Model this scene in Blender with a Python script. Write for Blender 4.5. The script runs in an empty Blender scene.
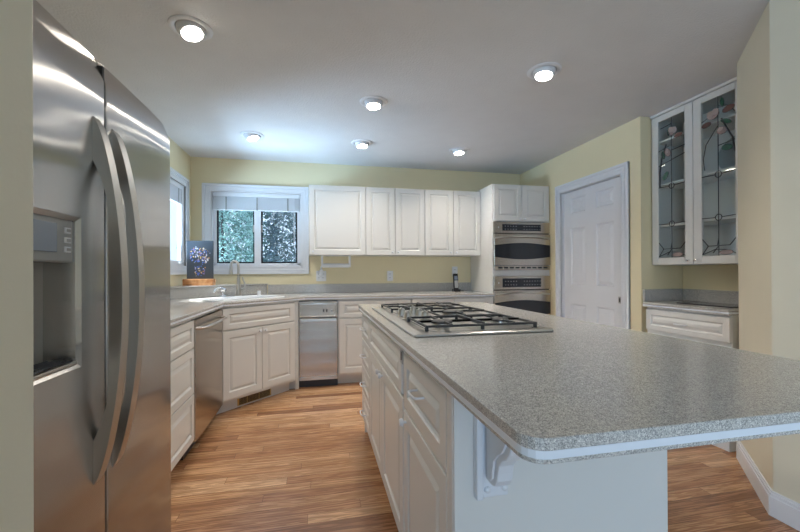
import bpy, bmesh, math, random
from mathutils import Vector, Matrix
random.seed(7)
S = bpy.context.scene
PI = math.pi

# ------------------------------------------------------------------ camera
f, yaw, pitch, roll, CH = 380.65, .2096, .003, -.0048, 1.1551
cy, sy, cp, sp, cr, sr = math.cos(yaw), math.sin(yaw), math.cos(pitch), math.sin(pitch), math.cos(roll), math.sin(roll)
fw = Vector((sy*cp, cy*cp, sp)); r0 = Vector((cy, -sy, 0)); u0 = r0.cross(fw)
rv = cr*r0 + sr*u0; uv = -sr*r0 + cr*u0
cam = bpy.data.objects.new('camera', bpy.data.cameras.new('camera'))
S.collection.objects.link(cam)
cam.data.sensor_width = 36; cam.data.lens = f/800*36; cam.data.clip_start = .02; cam.data.shift_x = 1.64/800; cam.data.shift_y = 4.68/800
m = Matrix((rv, uv, -fw)).transposed().to_4x4(); m.translation = (0, 0, CH)
cam.matrix_world = m
S.camera = cam

# ------------------------------------------------------------------ world, sun, daylight, exposure
S.view_settings.view_transform = 'Standard'; S.view_settings.look = 'None'
S.view_settings.gamma = 1; S.view_settings.use_curve_mapping = False
S.view_settings.exposure = 1.02
w = bpy.data.worlds.new('sky'); S.world = w; w.use_nodes = True
bg = w.node_tree.nodes['Background']; bg.inputs[0].default_value = (.60, .77, 1, 1); bg.inputs[1].default_value = .95

def light(name, kind, loc, direction, energy, color, **k):
    d = bpy.data.lights.new(name, kind); d.energy = energy; d.color = color
    for a, b in k.items(): setattr(d, a, b)
    o = bpy.data.objects.new(name, d); S.collection.objects.link(o)
    o.location = loc; o.rotation_euler = Vector(direction).to_track_quat('-Z', 'Y').to_euler()
    return o
light('sun', 'SUN', (-4, 2, 6), (.62, .05, -1), 4.5, (1, .97, .9), angle=.02)
# added fill at the invented rear openings, and daylight through the two kitchen windows
light('rear_fill', 'AREA', (-1.5, -3.75, 1.2), (.42, 1, .35), 62, (.50, .74, 1), shape='RECTANGLE', size=3.0, size_y=1.7)
light('daylight_back_window', 'AREA', (-.65, 5.3, .75), (.05, -1, .35), 32, (.55, .77, 1), shape='RECTANGLE', size=1.8, size_y=.8)
light('daylight_left_window', 'AREA', (-3.3, 3.7, .55), (1, 0, .42), 300, (.50, .74, 1), shape='RECTANGLE', size=2.6, size_y=1.3)
WARM = (1, .91, .80)
SPOT_W = 19

# ------------------------------------------------------------------ materials
def mat(name, col, rough=.5, metal=0, bump=0, bscale=200, **k):
    M = bpy.data.materials.new(name); M.use_nodes = True
    nt = M.node_tree; b = nt.nodes['Principled BSDF']
    b.inputs['Base Color'].default_value = (*col, 1); b.inputs['Roughness'].default_value = rough
    b.inputs['Metallic'].default_value = metal
    for a, v in k.items(): b.inputs[a.replace('_', ' ')].default_value = v
    tc = nt.nodes.new('ShaderNodeTexCoord')
    n = nt.nodes.new('ShaderNodeTexNoise'); n.inputs['Scale'].default_value = bscale; n.inputs['Detail'].default_value = 4
    nt.links.new(tc.outputs['Object'], n.inputs['Vector'])
    if bump:
        bp = nt.nodes.new('ShaderNodeBump'); bp.inputs['Strength'].default_value = bump; bp.inputs['Distance'].default_value = .002
        nt.links.new(n.outputs['Fac'], bp.inputs['Height']); nt.links.new(bp.outputs[0], b.inputs['Normal'])
    return M
def ramp(nt, src, stops):
    r = nt.nodes.new('ShaderNodeValToRGB'); e = r.color_ramp.elements
    while len(e) < len(stops): e.new(.5)
    for i, (p, c) in enumerate(stops): e[i].position = p; e[i].color = (*c, 1)
    nt.links.new(src, r.inputs[0]); return r
def mottled(name, c1, c2, scale, rough, bump=0, bscale=200, bdist=.002):
    M = mat(name, c1, rough, 0, bump, bscale); nt = M.node_tree
    n = nt.nodes.new('ShaderNodeTexNoise'); n.inputs['Scale'].default_value = scale; n.inputs['Detail'].default_value = 3
    tc = [x for x in nt.nodes if x.type == 'TEX_COORD'][0]
    nt.links.new(tc.outputs['Object'], n.inputs['Vector'])
    r = ramp(nt, n.outputs['Fac'], [(.35, c1), (.65, c2)])
    nt.links.new(r.outputs[0], nt.nodes['Principled BSDF'].inputs['Base Color'])
    for x in nt.nodes:
        if x.type == 'BUMP': x.inputs['Distance'].default_value = bdist
    return M
yellow = mottled('yellow_paint', (.80, .71, .475), (.82, .73, .49), 3, .6, .25, 160)
cream = mottled('pale_green_paint', (.72, .675, .54), (.74, .695, .56), 3, .6, .25, 160)
ceilm = mottled('ceiling_texture_paint', (.68, .685, .70), (.70, .705, .72), 6, .75, .8, 90, .004)
white = mottled('white_lacquer', (.715, .71, .685), (.725, .72, .695), 2, .32)
trimw = mottled('white_trim_paint', (.74, .76, .80), (.76, .78, .82), 2, .35)
band = mat('white_inlay', (.76, .80, .86), .3)
dark = mat('dark_void', (.012, .012, .014), .5)
rubber = mat('black_toe_metal', (.02, .022, .03), .35)
iron = mat('black_cast_iron', (.018, .018, .02), .42, 0, .3, 300)
chrome = mat('chrome', (.75, .76, .78), .12, 1)
steel_s = mat('satin_steel', (.55, .53, .50), .28, 1)
plastic = mat('white_plastic', (.78, .80, .84), .3)
blackp = mat('black_plastic', (.02, .02, .025), .25)
greyp = mat('grey_plastic', (.35, .36, .36), .35)
lcd = mat('blue_grey_display', (.22, .27, .35), .15)
ovglass = mat('dark_oven_glass', (.02, .022, .028), .06)
brass = mat('brass', (.6, .45, .2), .3, 1)
lead = mat('dark_leading', (.05, .05, .055), .4, .6)

ROT = .0; WAVE = 4.5
def steel(name, col, rough, sx=400, sz=3, aniso=.75, rot=0.0, bumps=.05):
    M = bpy.data.materials.new(name); M.use_nodes = True; nt = M.node_tree; b = nt.nodes['Principled BSDF']
    b.inputs['Metallic'].default_value = 1; b.inputs['Base Color'].default_value = (*col, 1)
    tc = nt.nodes.new('ShaderNodeTexCoord'); mp = nt.nodes.new('ShaderNodeMapping'); mp.inputs['Scale'].default_value = (sx, sx, sz)
    n = nt.nodes.new('ShaderNodeTexNoise'); n.inputs['Scale'].default_value = 1; n.inputs['Detail'].default_value = 3
    nt.links.new(tc.outputs['Object'], mp.inputs[0]); nt.links.new(mp.outputs[0], n.inputs['Vector'])
    mr = nt.nodes.new('ShaderNodeMapRange'); mr.inputs[3].default_value = rough*.95; mr.inputs[4].default_value = rough*1.05
    nt.links.new(n.outputs['Fac'], mr.inputs[0]); nt.links.new(mr.outputs[0], b.inputs['Roughness'])
    b.inputs['Anisotropic'].default_value = aniso; b.inputs['Anisotropic Rotation'].default_value = rot
    tg = nt.nodes.new('ShaderNodeTangent'); tg.direction_type = 'UV_MAP'; tg.uv_map = 'UVMap'
    nt.links.new(tg.outputs[0], b.inputs['Tangent'])
    # very gentle waviness of the sheet metal
    n2 = nt.nodes.new('ShaderNodeTexNoise'); n2.inputs['Scale'].default_value = 2.2; n2.inputs['Detail'].default_value = 0
    mp2 = nt.nodes.new('ShaderNodeMapping'); mp2.inputs['Scale'].default_value = (.5, .5, WAVE)
    nt.links.new(tc.outputs['Object'], mp2.inputs[0]); nt.links.new(mp2.outputs[0], n2.inputs['Vector'])
    bp = nt.nodes.new('ShaderNodeBump'); bp.inputs['Strength'].default_value = bumps; bp.inputs['Distance'].default_value = .05
    nt.links.new(n2.outputs['Fac'], bp.inputs['Height']); nt.links.new(bp.outputs[0], b.inputs['Normal'])
    return M
fridge_steel = steel('brushed_steel_fridge', (.58, .57, .56), .21, sx=60, aniso=1.0, rot=ROT, bumps=.12)
app_steel = steel('brushed_steel', (.49, .44, .385), .20, sx=60, aniso=.8, rot=ROT)

def stone():
    M = bpy.data.materials.new('speckled_grey_solid_surface'); M.use_nodes = True; nt = M.node_tree; b = nt.nodes['Principled BSDF']
    tc = nt.nodes.new('ShaderNodeTexCoord')
    v = nt.nodes.new('ShaderNodeTexVoronoi'); v.inputs['Scale'].default_value = 750
    nt.links.new(tc.outputs['Object'], v.inputs['Vector'])
    sep = nt.nodes.new('ShaderNodeSeparateColor'); nt.links.new(v.outputs['Color'], sep.inputs[0])
    r = ramp(nt, sep.outputs[0], [(0, (.20, .20, .20)), (.25, (.38, .37, .355)), (.5, (.49, .475, .45)), (.75, (.60, .575, .54)), (1, (.84, .81, .76))])
    n = nt.nodes.new('ShaderNodeTexNoise'); n.inputs['Scale'].default_value = 120; n.inputs['Detail'].default_value = 6
    nt.links.new(tc.outputs['Object'], n.inputs['Vector'])
    r2 = ramp(nt, n.outputs['Fac'], [(.3, (.85, .85, .85)), (.7, (1.1, 1.1, 1.1))])
    mx = nt.nodes.new('ShaderNodeMixRGB'); mx.blend_type = 'MULTIPLY'; mx.inputs[0].default_value = 1
    nt.links.new(r.outputs[0], mx.inputs[1]); nt.links.new(r2.outputs[0], mx.inputs[2])
    nt.links.new(mx.outputs[0], b.inputs['Base Color'])
    b.inputs['Roughness'].default_value = .16; b.inputs['Specular IOR Level'].default_value = .5
    return M
stonem = stone()

def wood_floor():
    M = bpy.data.materials.new('oak_strip_floor'); M.use_nodes = True; nt = M.node_tree; b = nt.nodes['Principled BSDF']
    tc = nt.nodes.new('ShaderNodeTexCoord')
    br = nt.nodes.new('ShaderNodeTexBrick'); br.offset = 0; br.inputs['Scale'].default_value = 1
    for k, vv in (('Brick Width', 1.15), ('Row Height', .072), ('Mortar Size', .0009), ('Mortar Smooth', .3), ('Bias', 0)): br.inputs[k].default_value = vv
    br.inputs['Color1'].default_value = (0, 0, 0, 1); br.inputs['Color2'].default_value = (1, 1, 1, 1); br.inputs['Mortar'].default_value = (0, 0, 0, 1)
    sx_ = nt.nodes.new('ShaderNodeSeparateXYZ'); nt.links.new(tc.outputs['Object'], sx_.inputs[0])
    dv = nt.nodes.new('ShaderNodeMath'); dv.operation = 'DIVIDE'; dv.inputs[1].default_value = .072; nt.links.new(sx_.outputs[1], dv.inputs[0])
    fl = nt.nodes.new('ShaderNodeMath'); fl.operation = 'FLOOR'; nt.links.new(dv.outputs[0], fl.inputs[0])
    wn = nt.nodes.new('ShaderNodeTexWhiteNoise'); wn.noise_dimensions = '1D'; nt.links.new(fl.outputs[0], wn.inputs['W'])
    ma = nt.nodes.new('ShaderNodeMath'); ma.operation = 'MULTIPLY_ADD'; ma.inputs[1].default_value = 7.3
    nt.links.new(wn.outputs['Value'], ma.inputs[0]); nt.links.new(sx_.outputs[0], ma.inputs[2])
    cb = nt.nodes.new('ShaderNodeCombineXYZ'); nt.links.new(ma.outputs[0], cb.inputs[0]); nt.links.new(sx_.outputs[1], cb.inputs[1])
    nt.links.new(cb.outputs[0], br.inputs['Vector'])
    # grain: shifted per plank
    sepc = nt.nodes.new('ShaderNodeSeparateColor'); nt.links.new(br.outputs['Color'], sepc.inputs[0])
    mul = nt.nodes.new('ShaderNodeMath'); mul.operation = 'MULTIPLY'; mul.inputs[1].default_value = 37
    nt.links.new(sepc.outputs[0], mul.inputs[0])
    comb = nt.nodes.new('ShaderNodeCombineXYZ'); nt.links.new(mul.outputs[0], comb.inputs[0]); nt.links.new(mul.outputs[0], comb.inputs[2])
    add = nt.nodes.new('ShaderNodeVectorMath'); nt.links.new(tc.outputs['Object'], add.inputs[0]); nt.links.new(comb.outputs[0], add.inputs[1])
    mp = nt.nodes.new('ShaderNodeMapping'); mp.inputs['Scale'].default_value = (1.1, 21, 1)
    nt.links.new(add.outputs[0], mp.inputs[0])
    n = nt.nodes.new('ShaderNodeTexNoise'); n.inputs['Scale'].default_value = 1.6; n.inputs['Detail'].default_value = 3; n.inputs['Distortion'].default_value = .8
    nt.links.new(mp.outputs[0], n.inputs['Vector'])
    sn = nt.nodes.new('ShaderNodeMath'); sn.operation = 'MULTIPLY'; sn.inputs[1].default_value = 34; nt.links.new(n.outputs['Fac'], sn.inputs[0])
    s2 = nt.nodes.new('ShaderNodeMath'); s2.operation = 'SINE'; nt.links.new(sn.outputs[0], s2.inputs[0])
    grain = ramp(nt, s2.outputs[0], [(0, (.45, .36, .28)), (.45, (1, 1, 1)), (1, (1.08, 1.06, 1.04))])
    n3 = nt.nodes.new('ShaderNodeTexNoise'); n3.inputs['Scale'].default_value = 1; n3.inputs['Detail'].default_value = 5
    mp3 = nt.nodes.new('ShaderNodeMapping'); mp3.inputs['Scale'].default_value = (6, 190, 1)
    nt.links.new(add.outputs[0], mp3.inputs[0]); nt.links.new(mp3.outputs[0], n3.inputs['Vector'])
    fine = ramp(nt, n3.outputs['Fac'], [(.34, (.55, .48, .42)), (.56, (1.08, 1.08, 1.08))])
    base = ramp(nt, sepc.outputs[0], [(0, (.31, .15, .075)), (.35, (.45, .235, .12)), (.7, (.57, .325, .17)), (1, (.72, .465, .275))])
    def mulc(a, c, fac=1):
        mx = nt.nodes.new('ShaderNodeMixRGB'); mx.blend_type = 'MULTIPLY'; mx.inputs[0].default_value = fac
        nt.links.new(a, mx.inputs[1]); nt.links.new(c, mx.inputs[2]); return mx.outputs[0]
    c = mulc(base.outputs[0], grain.outputs[0], .55); c = mulc(c, fine.outputs[0], .75)
    seam = ramp(nt, br.outputs['Fac'], [(0, (1, 1, 1)), (1, (.35, .3, .25))])
    c = mulc(c, seam.outputs[0])
    nt.links.new(c, b.inputs['Base Color']); b.inputs['Roughness'].default_value = .27
    bp = nt.nodes.new('ShaderNodeBump'); bp.inputs['Strength'].default_value = .15; bp.inputs['Distance'].default_value = .001
    nt.links.new(n3.outputs['Fac'], bp.inputs['Height']); nt.links.new(bp.outputs[0], b.inputs['Normal'])
    return M
floorm = wood_floor()

def glass(name, tint=(1, 1, 1), refl=.08, glossr=.02):
    M = bpy.data.materials.new(name); M.use_nodes = True; nt = M.node_tree; nt.nodes.clear()
    o = nt.nodes.new('ShaderNodeOutputMaterial'); t = nt.nodes.new('ShaderNodeBsdfTransparent'); t.inputs[0].default_value = (*tint, 1)
    g = nt.nodes.new('ShaderNodeBsdfGlossy'); g.inputs['Roughness'].default_value = glossr
    fr = nt.nodes.new('ShaderNodeFresnel'); fr.inputs[0].default_value = 1.5
    mx = nt.nodes.new('ShaderNodeMixShader')
    ge = nt.nodes.new('ShaderNodeNewGeometry'); iv = nt.nodes.new('ShaderNodeMath'); iv.operation = 'SUBTRACT'; iv.inputs[0].default_value = 1
    nt.links.new(ge.outputs['Backfacing'], iv.inputs[1]); ml = nt.nodes.new('ShaderNodeMath'); ml.operation = 'MULTIPLY'
    nt.links.new(fr.outputs[0], ml.inputs[0]); nt.links.new(iv.outputs[0], ml.inputs[1]); nt.links.new(ml.outputs[0], mx.inputs[0])
    nt.links.new(t.outputs[0], mx.inputs[1]); nt.links.new(g.outputs[0], mx.inputs[2]); nt.links.new(mx.outputs[0], o.inputs[0])
    return M
clearg = glass('clear_glass', (.95, .97, .98)); cabg = glass('cabinet_glass', (.96, .98, .98))
def emis(name, col, s):
    M = bpy.data.materials.new(name); M.use_nodes = True; b = M.node_tree.nodes['Principled BSDF']
    b.inputs['Base Color'].default_value = (*col, 1); b.inputs['Emission Color'].default_value = (*col, 1); b.inputs['Emission Strength'].default_value = s
    return M
bulbm = emis('lit_bulb', (1, .93, .80), 20)

# ------------------------------------------------------------------ mesh helpers
class MB:
    def __init__(s): s.v = []; s.f = []; s.mi = []; s.M = None
    def add(s, vs, fs, mi=0):
        o = len(s.v)
        s.v += [tuple(s.M @ Vector(v)) if s.M else tuple(v) for v in vs]
        s.f += [tuple(i+o for i in q) for q in fs]; s.mi += [mi]*len(fs)
        return s
    def box(s, x0, y0, z0, x1, y1, z1, mi=0):
        v = [(x, y, z) for z in (z0, z1) for y in (y0, y1) for x in (x0, x1)]
        return s.add(v, [(0, 2, 3, 1), (4, 5, 7, 6), (0, 1, 5, 4), (2, 6, 7, 3), (0, 4, 6, 2), (1, 3, 7, 5)], mi)
    def prism(s, poly, a0, a1, axis='Z', mi=0):   # poly counter-clockwise in the two remaining axes
        n = len(poly)
        def P(p, a): return {'Z': (p[0], p[1], a), 'X': (a, p[0], p[1]), 'Y': (p[0], a, p[1])}[axis]
        v = [P(p, a0) for p in poly] + [P(p, a1) for p in poly]
        return s.add(v, [tuple(range(n))[::-1], tuple(range(n, 2*n))] + [(i, (i+1) % n, n+(i+1) % n, n+i) for i in range(n)], mi)
    def lathe(s, prof, c=(0, 0, 0), ax=(0, 0, 1), n=24, mi=0):   # prof: (radius, height)
        q = Vector(ax).to_track_quat('Z', 'Y'); c = Vector(c); v = []; fs = []
        for r, h in prof:
            for k in range(n):
                a = 2*PI*k/n; v.append(c + q @ Vector((r*math.cos(a), r*math.sin(a), h)))
        for j in range(len(prof)-1):
            for k in range(n): fs.append((j*n+k, j*n+(k+1) % n, (j+1)*n+(k+1) % n, (j+1)*n+k))
        fs.append(tuple(range(n))[::-1]); m_ = (len(prof)-1)*n; fs.append(tuple(range(m_, m_+n)))
        return s.add(v, fs, mi)
    def cyl(s, p0, p1, r, n=16, mi=0):
        p0 = Vector(p0); d = Vector(p1)-p0
        return s.lathe([(r, 0), (r, d.length)], p0, d, n, mi)
    def tube(s, pts, r, n=8, mi=0, flat=None):   # r number or list; flat: (ry,up) keep section upright
        pts = [Vector(p) for p in pts]; N = len(pts); v = []; fs = []
        up = None
        for i, p in enumerate(pts):
            t = (pts[min(i+1, N-1)]-pts[max(i-1, 0)]).normalized()
            if up is None:
                up = Vector((0, 0, 1)) if abs(t.z) < .9 else Vector((0, 1, 0))
            if flat is not None: up = Vector(flat)
            side = t.cross(up).normalized(); u2 = side.cross(t).normalized()
            if flat is None: up = u2
            rr = r[i] if isinstance(r, (list, tuple)) else r
            ra, rb = rr if isinstance(rr, tuple) else (rr, rr)
            for k in range(n):
                a = 2*PI*k/n; v.append(p + side*(ra*math.cos(a)) + u2*(rb*math.sin(a)))
        for j in range(N-1):
            for k in range(n): fs.append((j*n+k, j*n+(k+1) % n, (j+1)*n+(k+1) % n, (j+1)*n+k))
        fs.append(tuple(range(n))[::-1]); fs.append(tuple(range((N-1)*n, N*n)))
        return s.add(v, fs, mi)
    def build(s, name, mats, parent=None, bevel=0, smooth=False, loc=None, seg=2):
        me = bpy.data.meshes.new(name); me.from_pydata(s.v, [], s.f)
        if not isinstance(mats, (list, tuple)): mats = [mats]
        for q in mats: me.materials.append(q)
        me.polygons.foreach_set('material_index', s.mi)
        b = bmesh.new(); b.from_mesh(me); bmesh.ops.recalc_face_normals(b, faces=b.faces[:]); b.to_mesh(me); b.free()
        if smooth:
            me.shade_smooth(); me.set_sharp_from_angle(angle=math.radians(40))
        uvl = me.uv_layers.new(name='UVMap')
        for lp in me.loops:
            co = me.vertices[lp.vertex_index].co; uvl.data[lp.index].uv = (co.x+co.y*.37, co.z)
        me.update()
        o = bpy.data.objects.new(name, me); S.collection.objects.link(o)
        if parent: o.parent = parent
        if loc: o.location = loc
        if bevel:
            md = o.modifiers.new('bevel', 'BEVEL'); md.width = bevel; md.segments = seg; md.limit_method = 'ANGLE'; md.angle_limit = math.radians(35)
            md.harden_normals = False
        return o
def tag(o, label=None, cat=None, group=None, kind=None):
    for k, v in (('label', label), ('category', cat), ('group', group), ('kind', kind)):
        if v: o[k] = v
    return o
def thing(name, label, cat, loc=(0, 0, 0), rz=0, group=None):
    o = bpy.data.objects.new(name, None); S.collection.objects.link(o); o.empty_display_size = .05
    o.location = loc; o.rotation_euler = (0, 0, rz); return tag(o, label, cat, group)
def struct(name, mb, m_, parent=None, **k):
    o = mb.build(name, m_, parent, **k)
    if parent is None: o['kind'] = 'structure'
    return o
def copy_tree(o, parent=None):
    c = o.copy(); S.collection.objects.link(c)
    if parent: c.parent = parent
    for ch in list(o.children): copy_tree(ch, c)
    return c
def slab(name, outer, holes, z0, z1, m_, parent=None, bevel=0):
    b = bmesh.new()
    for ring in [outer]+holes:
        vs = [b.verts.new((x, y, z1)) for x, y in ring]
        for i in range(len(vs)): b.edges.new((vs[i], vs[(i+1) % len(vs)]))
    bmesh.ops.triangle_fill(b, edges=b.edges[:], use_beauty=True)
    r = bmesh.ops.extrude_face_region(b, geom=b.faces[:])
    bmesh.ops.translate(b, vec=(0, 0, z0-z1), verts=[g for g in r['geom'] if isinstance(g, bmesh.types.BMVert)])
    bmesh.ops.recalc_face_normals(b, faces=b.faces[:])
    me = bpy.data.meshes.new(name); b.to_mesh(me); b.free(); me.materials.append(m_)
    o = bpy.data.objects.new(name, me); S.collection.objects.link(o)
    if parent: o.parent = parent
    if bevel:
        md = o.modifiers.new('bevel', 'BEVEL'); md.width = bevel; md.segments = 4; md.limit_method = 'ANGLE'; md.angle_limit = math.radians(40)
    return o

RAISED = [(0, 0), (.003, .0055), (.010, .0095), (.028, .0020), (.032, .0008)]
def front(mb, x0, z0, x1, z1, yb, t, panels=(), prof=RAISED, deform=None, nx=1, edge=.003, mi=0, mi_in=None):
    """slab whose back is at y=yb and whose front faces -y at y=yb-t, with profiled panels let into the front"""
    yf = yb-t; a = edge
    D = deform or (lambda x, z: 0.0)
    xs = sorted(set([x0+a, x1-a]+[p[0] for p in panels]+[p[2] for p in panels]+[x0+a+(x1-x0-2*a)*i/nx for i in range(1, nx)]))
    zs = sorted(set([z0+a, z1-a]+[p[1] for p in panels]+[p[3] for p in panels]+([z0+a+(z1-z0-2*a)*i/nx for i in range(1, nx)] if nx > 1 else [])))
    def V(x, z, d=0): return (x, yf+d+D(x, z), z)
    vs = [V(x, z) for z in zs for x in xs]; W = len(xs); fs = []
    for j in range(len(zs)-1):
        for i in range(W-1):
            cx, cz = (xs[i]+xs[i+1])/2, (zs[j]+zs[j+1])/2
            if any(p[0] < cx < p[2] and p[1] < cz < p[3] for p in panels): continue
            fs.append((j*W+i, j*W+i+1, (j+1)*W+i+1, (j+1)*W+i))
    mb.add(vs, fs, mi)
    # rounded rim, sides, back
    def rim(ins, d):
        L = [(x, zs[0]) for x in xs[:-1]]+[(xs[-1], z) for z in zs[:-1]]+[(x, zs[-1]) for x in xs[::-1][:-1]]+[(xs[0], z) for z in zs[::-1][:-1]]
        out = []
        for x, z in L:
            X = x0+ins if x == xs[0] else x1-ins if x == xs[-1] else x
            Z = z0+ins if z == zs[0] else z1-ins if z == zs[-1] else z
            out.append((X, (yb if d is None else yf+d+D(x, z)), Z))
        return out
    rings = [rim(a, 0), rim(a*.3, a*.3), rim(0, a), rim(0, None)]; n = len(rings[0]); v2 = sum(rings, []); f2 = []
    for j in range(3):
        for k in range(n): f2.append((j*n+k, j*n+(k+1) % n, (j+1)*n+(k+1) % n, (j+1)*n+k))
    f2.append(tuple(range(3*n, 4*n))); mb.add(v2, f2, mi)
    for p in panels:
        pr = p[4] if len(p) > 4 else prof; v3 = []; f3 = []
        for ins, d in pr:
            v3 += [V(p[0]+ins, p[1]+ins, d), V(p[2]-ins, p[1]+ins, d), V(p[2]-ins, p[3]-ins, d), V(p[0]+ins, p[3]-ins, d)]
        k = len(pr)
        for j in range(k-1):
            for i in range(4): f3.append((j*4+i, j*4+(i+1) % 4, (j+1)*4+(i+1) % 4, (j+1)*4+i))
        f3.append(tuple(range((k-1)*4, k*4))); mb.add(v3, f3, mi if mi_in is None else mi_in)
    return mb
def panelled(parent, name, x0, z0, x1, z1, fr=.055, yb=0, t=.02, m_=white):
    h = z1-z0; fz = min(fr, h*.24)
    mb = MB(); front(mb, x0, z0, x1, z1, yb, t, [(x0+fr, z0+fz, x1-fr, z1-fz)])
    return mb.build(name, m_, parent, smooth=False)
def knob(parent, x, z, y=-.02, m_=plastic, r=.013):
    return MB().lathe([(.005, 0), (.005, .010), (r, .014), (r, .020), (r*.7, .025), (.002, .026)], (x, y, z), (0, -1, 0), 16).build('knob', m_, parent, smooth=True)
def bar_pull(parent, x, z, y=-.02, w=.096, m_=plastic, out=.032, r=.0042):
    h = w/2
    pts = [(x-h, y, z), (x-h, y-out*.7, z), (x-h+.005, y-out*.93, z), (x-h+.014, y-out, z), (x, y-out-.002, z), (x+h-.014, y-out, z), (x+h-.005, y-out*.93, z), (x+h, y-out*.7, z), (x+h, y, z)]
    return MB().tube(pts, r, 8).build('handle', m_, parent, smooth=True)
def cabinet(label, loc, rz, w_, d, zb, zt, fronts, toe=None, group=None, cat='cabinet', name='base_cabinet', body=None):
    t = thing(name, label, cat, loc, rz, group)
    if body: body(t)
    else: MB().box(0, 0, zb, w_, d, zt).build('body', white, t, bevel=.0015)
    if toe: MB().box(toe[0], .075, 0, toe[1], min(d, .12)-.0, zb).build('toe_kick', white, t)
    for F in fronts:
        o = panelled(t, F['k'], F['x'][0], F['z'][0], F['x'][1], F['z'][1], F.get('fr', .055))
        if 'knob' in F: knob(o, *F['knob'])
        if 'pull' in F: bar_pull(o, *F['pull'])
    return t

# ------------------------------------------------------------------ room shell
XL, XR, YB, H = -1.358, 2.619, 4.563, 2.432
plan = [(-3.75, -4.2), (3.4, -4.2), (3.4, 4.72), (-1.418, 4.72), (-1.418, .545), (-3.75, .545)]
struct('floor', MB().prism(plan, -.12, 0), floorm)
struct('ceiling', MB().prism(plan, H, H+.12), ceilm)
WX0, WX1, WZ0, WZ1 = -1.152, -.184, 1.226, 2.057     # back window opening
b = MB()
b.box(XL-.06, YB, 0, WX0, YB+.16, H).box(WX1, YB, 0, XR+.6, YB+.16, H).box(WX0, YB, 0, WX1, YB+.16, WZ0).box(WX0, YB, WZ1, WX1, YB+.16, H)
struct('wall_back', b, yellow)
LY0, LY1 = 3.39, 4.355
b = MB()
b.box(XL-.06, .65, 0, XL, LY0, H).box(XL-.06, LY1, 0, XL, YB, H).box(XL-.06, LY0, 0, XL, LY1, WZ0).box(XL-.06, LY0, WZ1, XL, LY1, H)
struct('wall_left', b, yellow)
struct('wall_stub', MB().box(-3.6, -.8, 0, -.336, .545, H).box(-1.52, .545, 0, XL, .65, H), cream, bevel=.004)
DY0, DY1, DZ = 2.862, 3.704, 2.004                 # pantry door opening in the right wall
b = MB()
b.box(XR, DY1, 0, XR+.12, YB, H).box(XR, 2.66, 0, XR+.12, DY0, H).box(XR, DY0, DZ, XR+.12, DY1, H)
b.prism([(XR+.12, 2.66), (3.16, 2.66), (3.16, 2.78), (XR+.12, 2.78)], 0, H)
b.box(3.035, 1.925, 0, 3.16, 2.66, H)
struct('wall_right', b, yellow)
struct('wall_right_front', MB().prism([(3.4, -4.2), (3.4, 1.925), (2.66, 1.925), (2.530, 1.853), (2.095, 1.392), (2.095, -4.2)], 0, H), cream, bevel=.004)
# rear wall behind the camera, with three tall openings invented to let light in
b = MB(); b.box(-3.6, -4.2, 0, 3.4, -4.05, .15).box(-3.6, -4.2, 2.2, 3.4, -4.05, H)
for x in (-3.6, -2.1, -.1, 2.0): b.box(x, -4.2, .15, x+.25, -4.05, 2.2)
struct('wall_rear', b, cream)
struct('wall_left_rear', MB().box(-3.75, -4.2, 0, -3.6, .545, H), cream)

# baseboards on the diagonal and straight right wall
def baseb(name, p0, p1, nrm, h=.115, t=.016):
    p0 = Vector((*p0, 0)); p1 = Vector((*p1, 0)); n = Vector((*nrm, 0)).normalized(); b = MB()
    for (z0, z1, tt) in ((0, h*.78, t), (h*.78, h*.92, t*.7), (h*.92, h, t*.4)):
        q = [p0, p1, p1+n*tt, p0+n*tt]; b.prism([(a.x, a.y) for a in q], z0, z1)
    return struct(name, b, trimw)
b = MB()
for (z0, z1, t) in ((0, .09, .016), (.09, .105, .011), (.105, .115, .006)):
    b.prism([(2.530, 1.853), (2.530-.7*t, 1.853+.714*t), (2.095-t*1, 1.392+.4*t), (2.095-t, -4.0), (2.095, -4.0), (2.095, 1.392)], z0, z1)
struct('baseboard_right', b, trimw)
b = MB(); b.box(XR-.016, 3.80, 0, XR, 3.92, .1).box(XR-.016, 2.665, 0, XR, 2.78, .1)
struct('baseboard_door', b, trimw)

# pantry door with casing
dr = struct('door_1', (lambda q: (front(q, .006, 0, DY1-DY0-.012, DZ-.016, 0, .035, [
    (.118, 1.755, .342, 1.915), (.493, 1.755, .717, 1.915), (.118, 1.0, .342, 1.60), (.493, 1.0, .717, 1.60), (.118, .22, .342, .80), (.493, .22, .717, .80)],
    prof=[(0, 0), (.005, .008), (.016, .013), (.042, .004), (.046, .002)]), q)[1])(MB()), trimw)
dr.location = (XR+.06, DY1-.003, .008); dr.rotation_euler = (0, 0, -PI/2)
q = MB().box(.768, -.0375, .855, .800, -.034, .915); q.build('pull_plate', greyp, dr, bevel=.001)
MB().box(.777, -.0385, .868, .792, -.0365, .902).build('pull_recess', dark, dr)
b = MB()
def casing_rect(b, y0, y1, z1, wd, xf, t):   # jamb-side casing on plane X=xf facing -X
    for k, (o, i, tt) in enumerate(((0, wd, t*.55), (0, wd*.3, t), (wd*.45, wd*.6, t*.8), (wd*.85, wd, t*.75))):
        b.box(xf-tt, y0-wd+o, 0, xf, y0-wd+i, z1+wd-o); b.box(xf-tt, y1+wd-i, 0, xf, y1+wd-o, z1+wd-o)
        b.box(xf-tt, y0-wd+i, z1+wd-i, xf, y1+wd-i, z1+wd-o)
casing_rect(b, DY0, DY1, DZ, .088, XR, .022)
struct('trim_1', b, trimw, bevel=.002)
b = MB(); b.box(XR-.002, DY0+.0005, 0, XR+.095, DY0+.006, DZ-.0005).box(XR-.002, DY1-.006, 0, XR+.095, DY1-.0005, DZ-.0005).box(XR-.002, DY0+.006, DZ-.006, XR+.095, DY1-.006, DZ-.0005)
b.box(XR+.097, DY0, 0, XR+.12, DY1, DZ)
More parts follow.
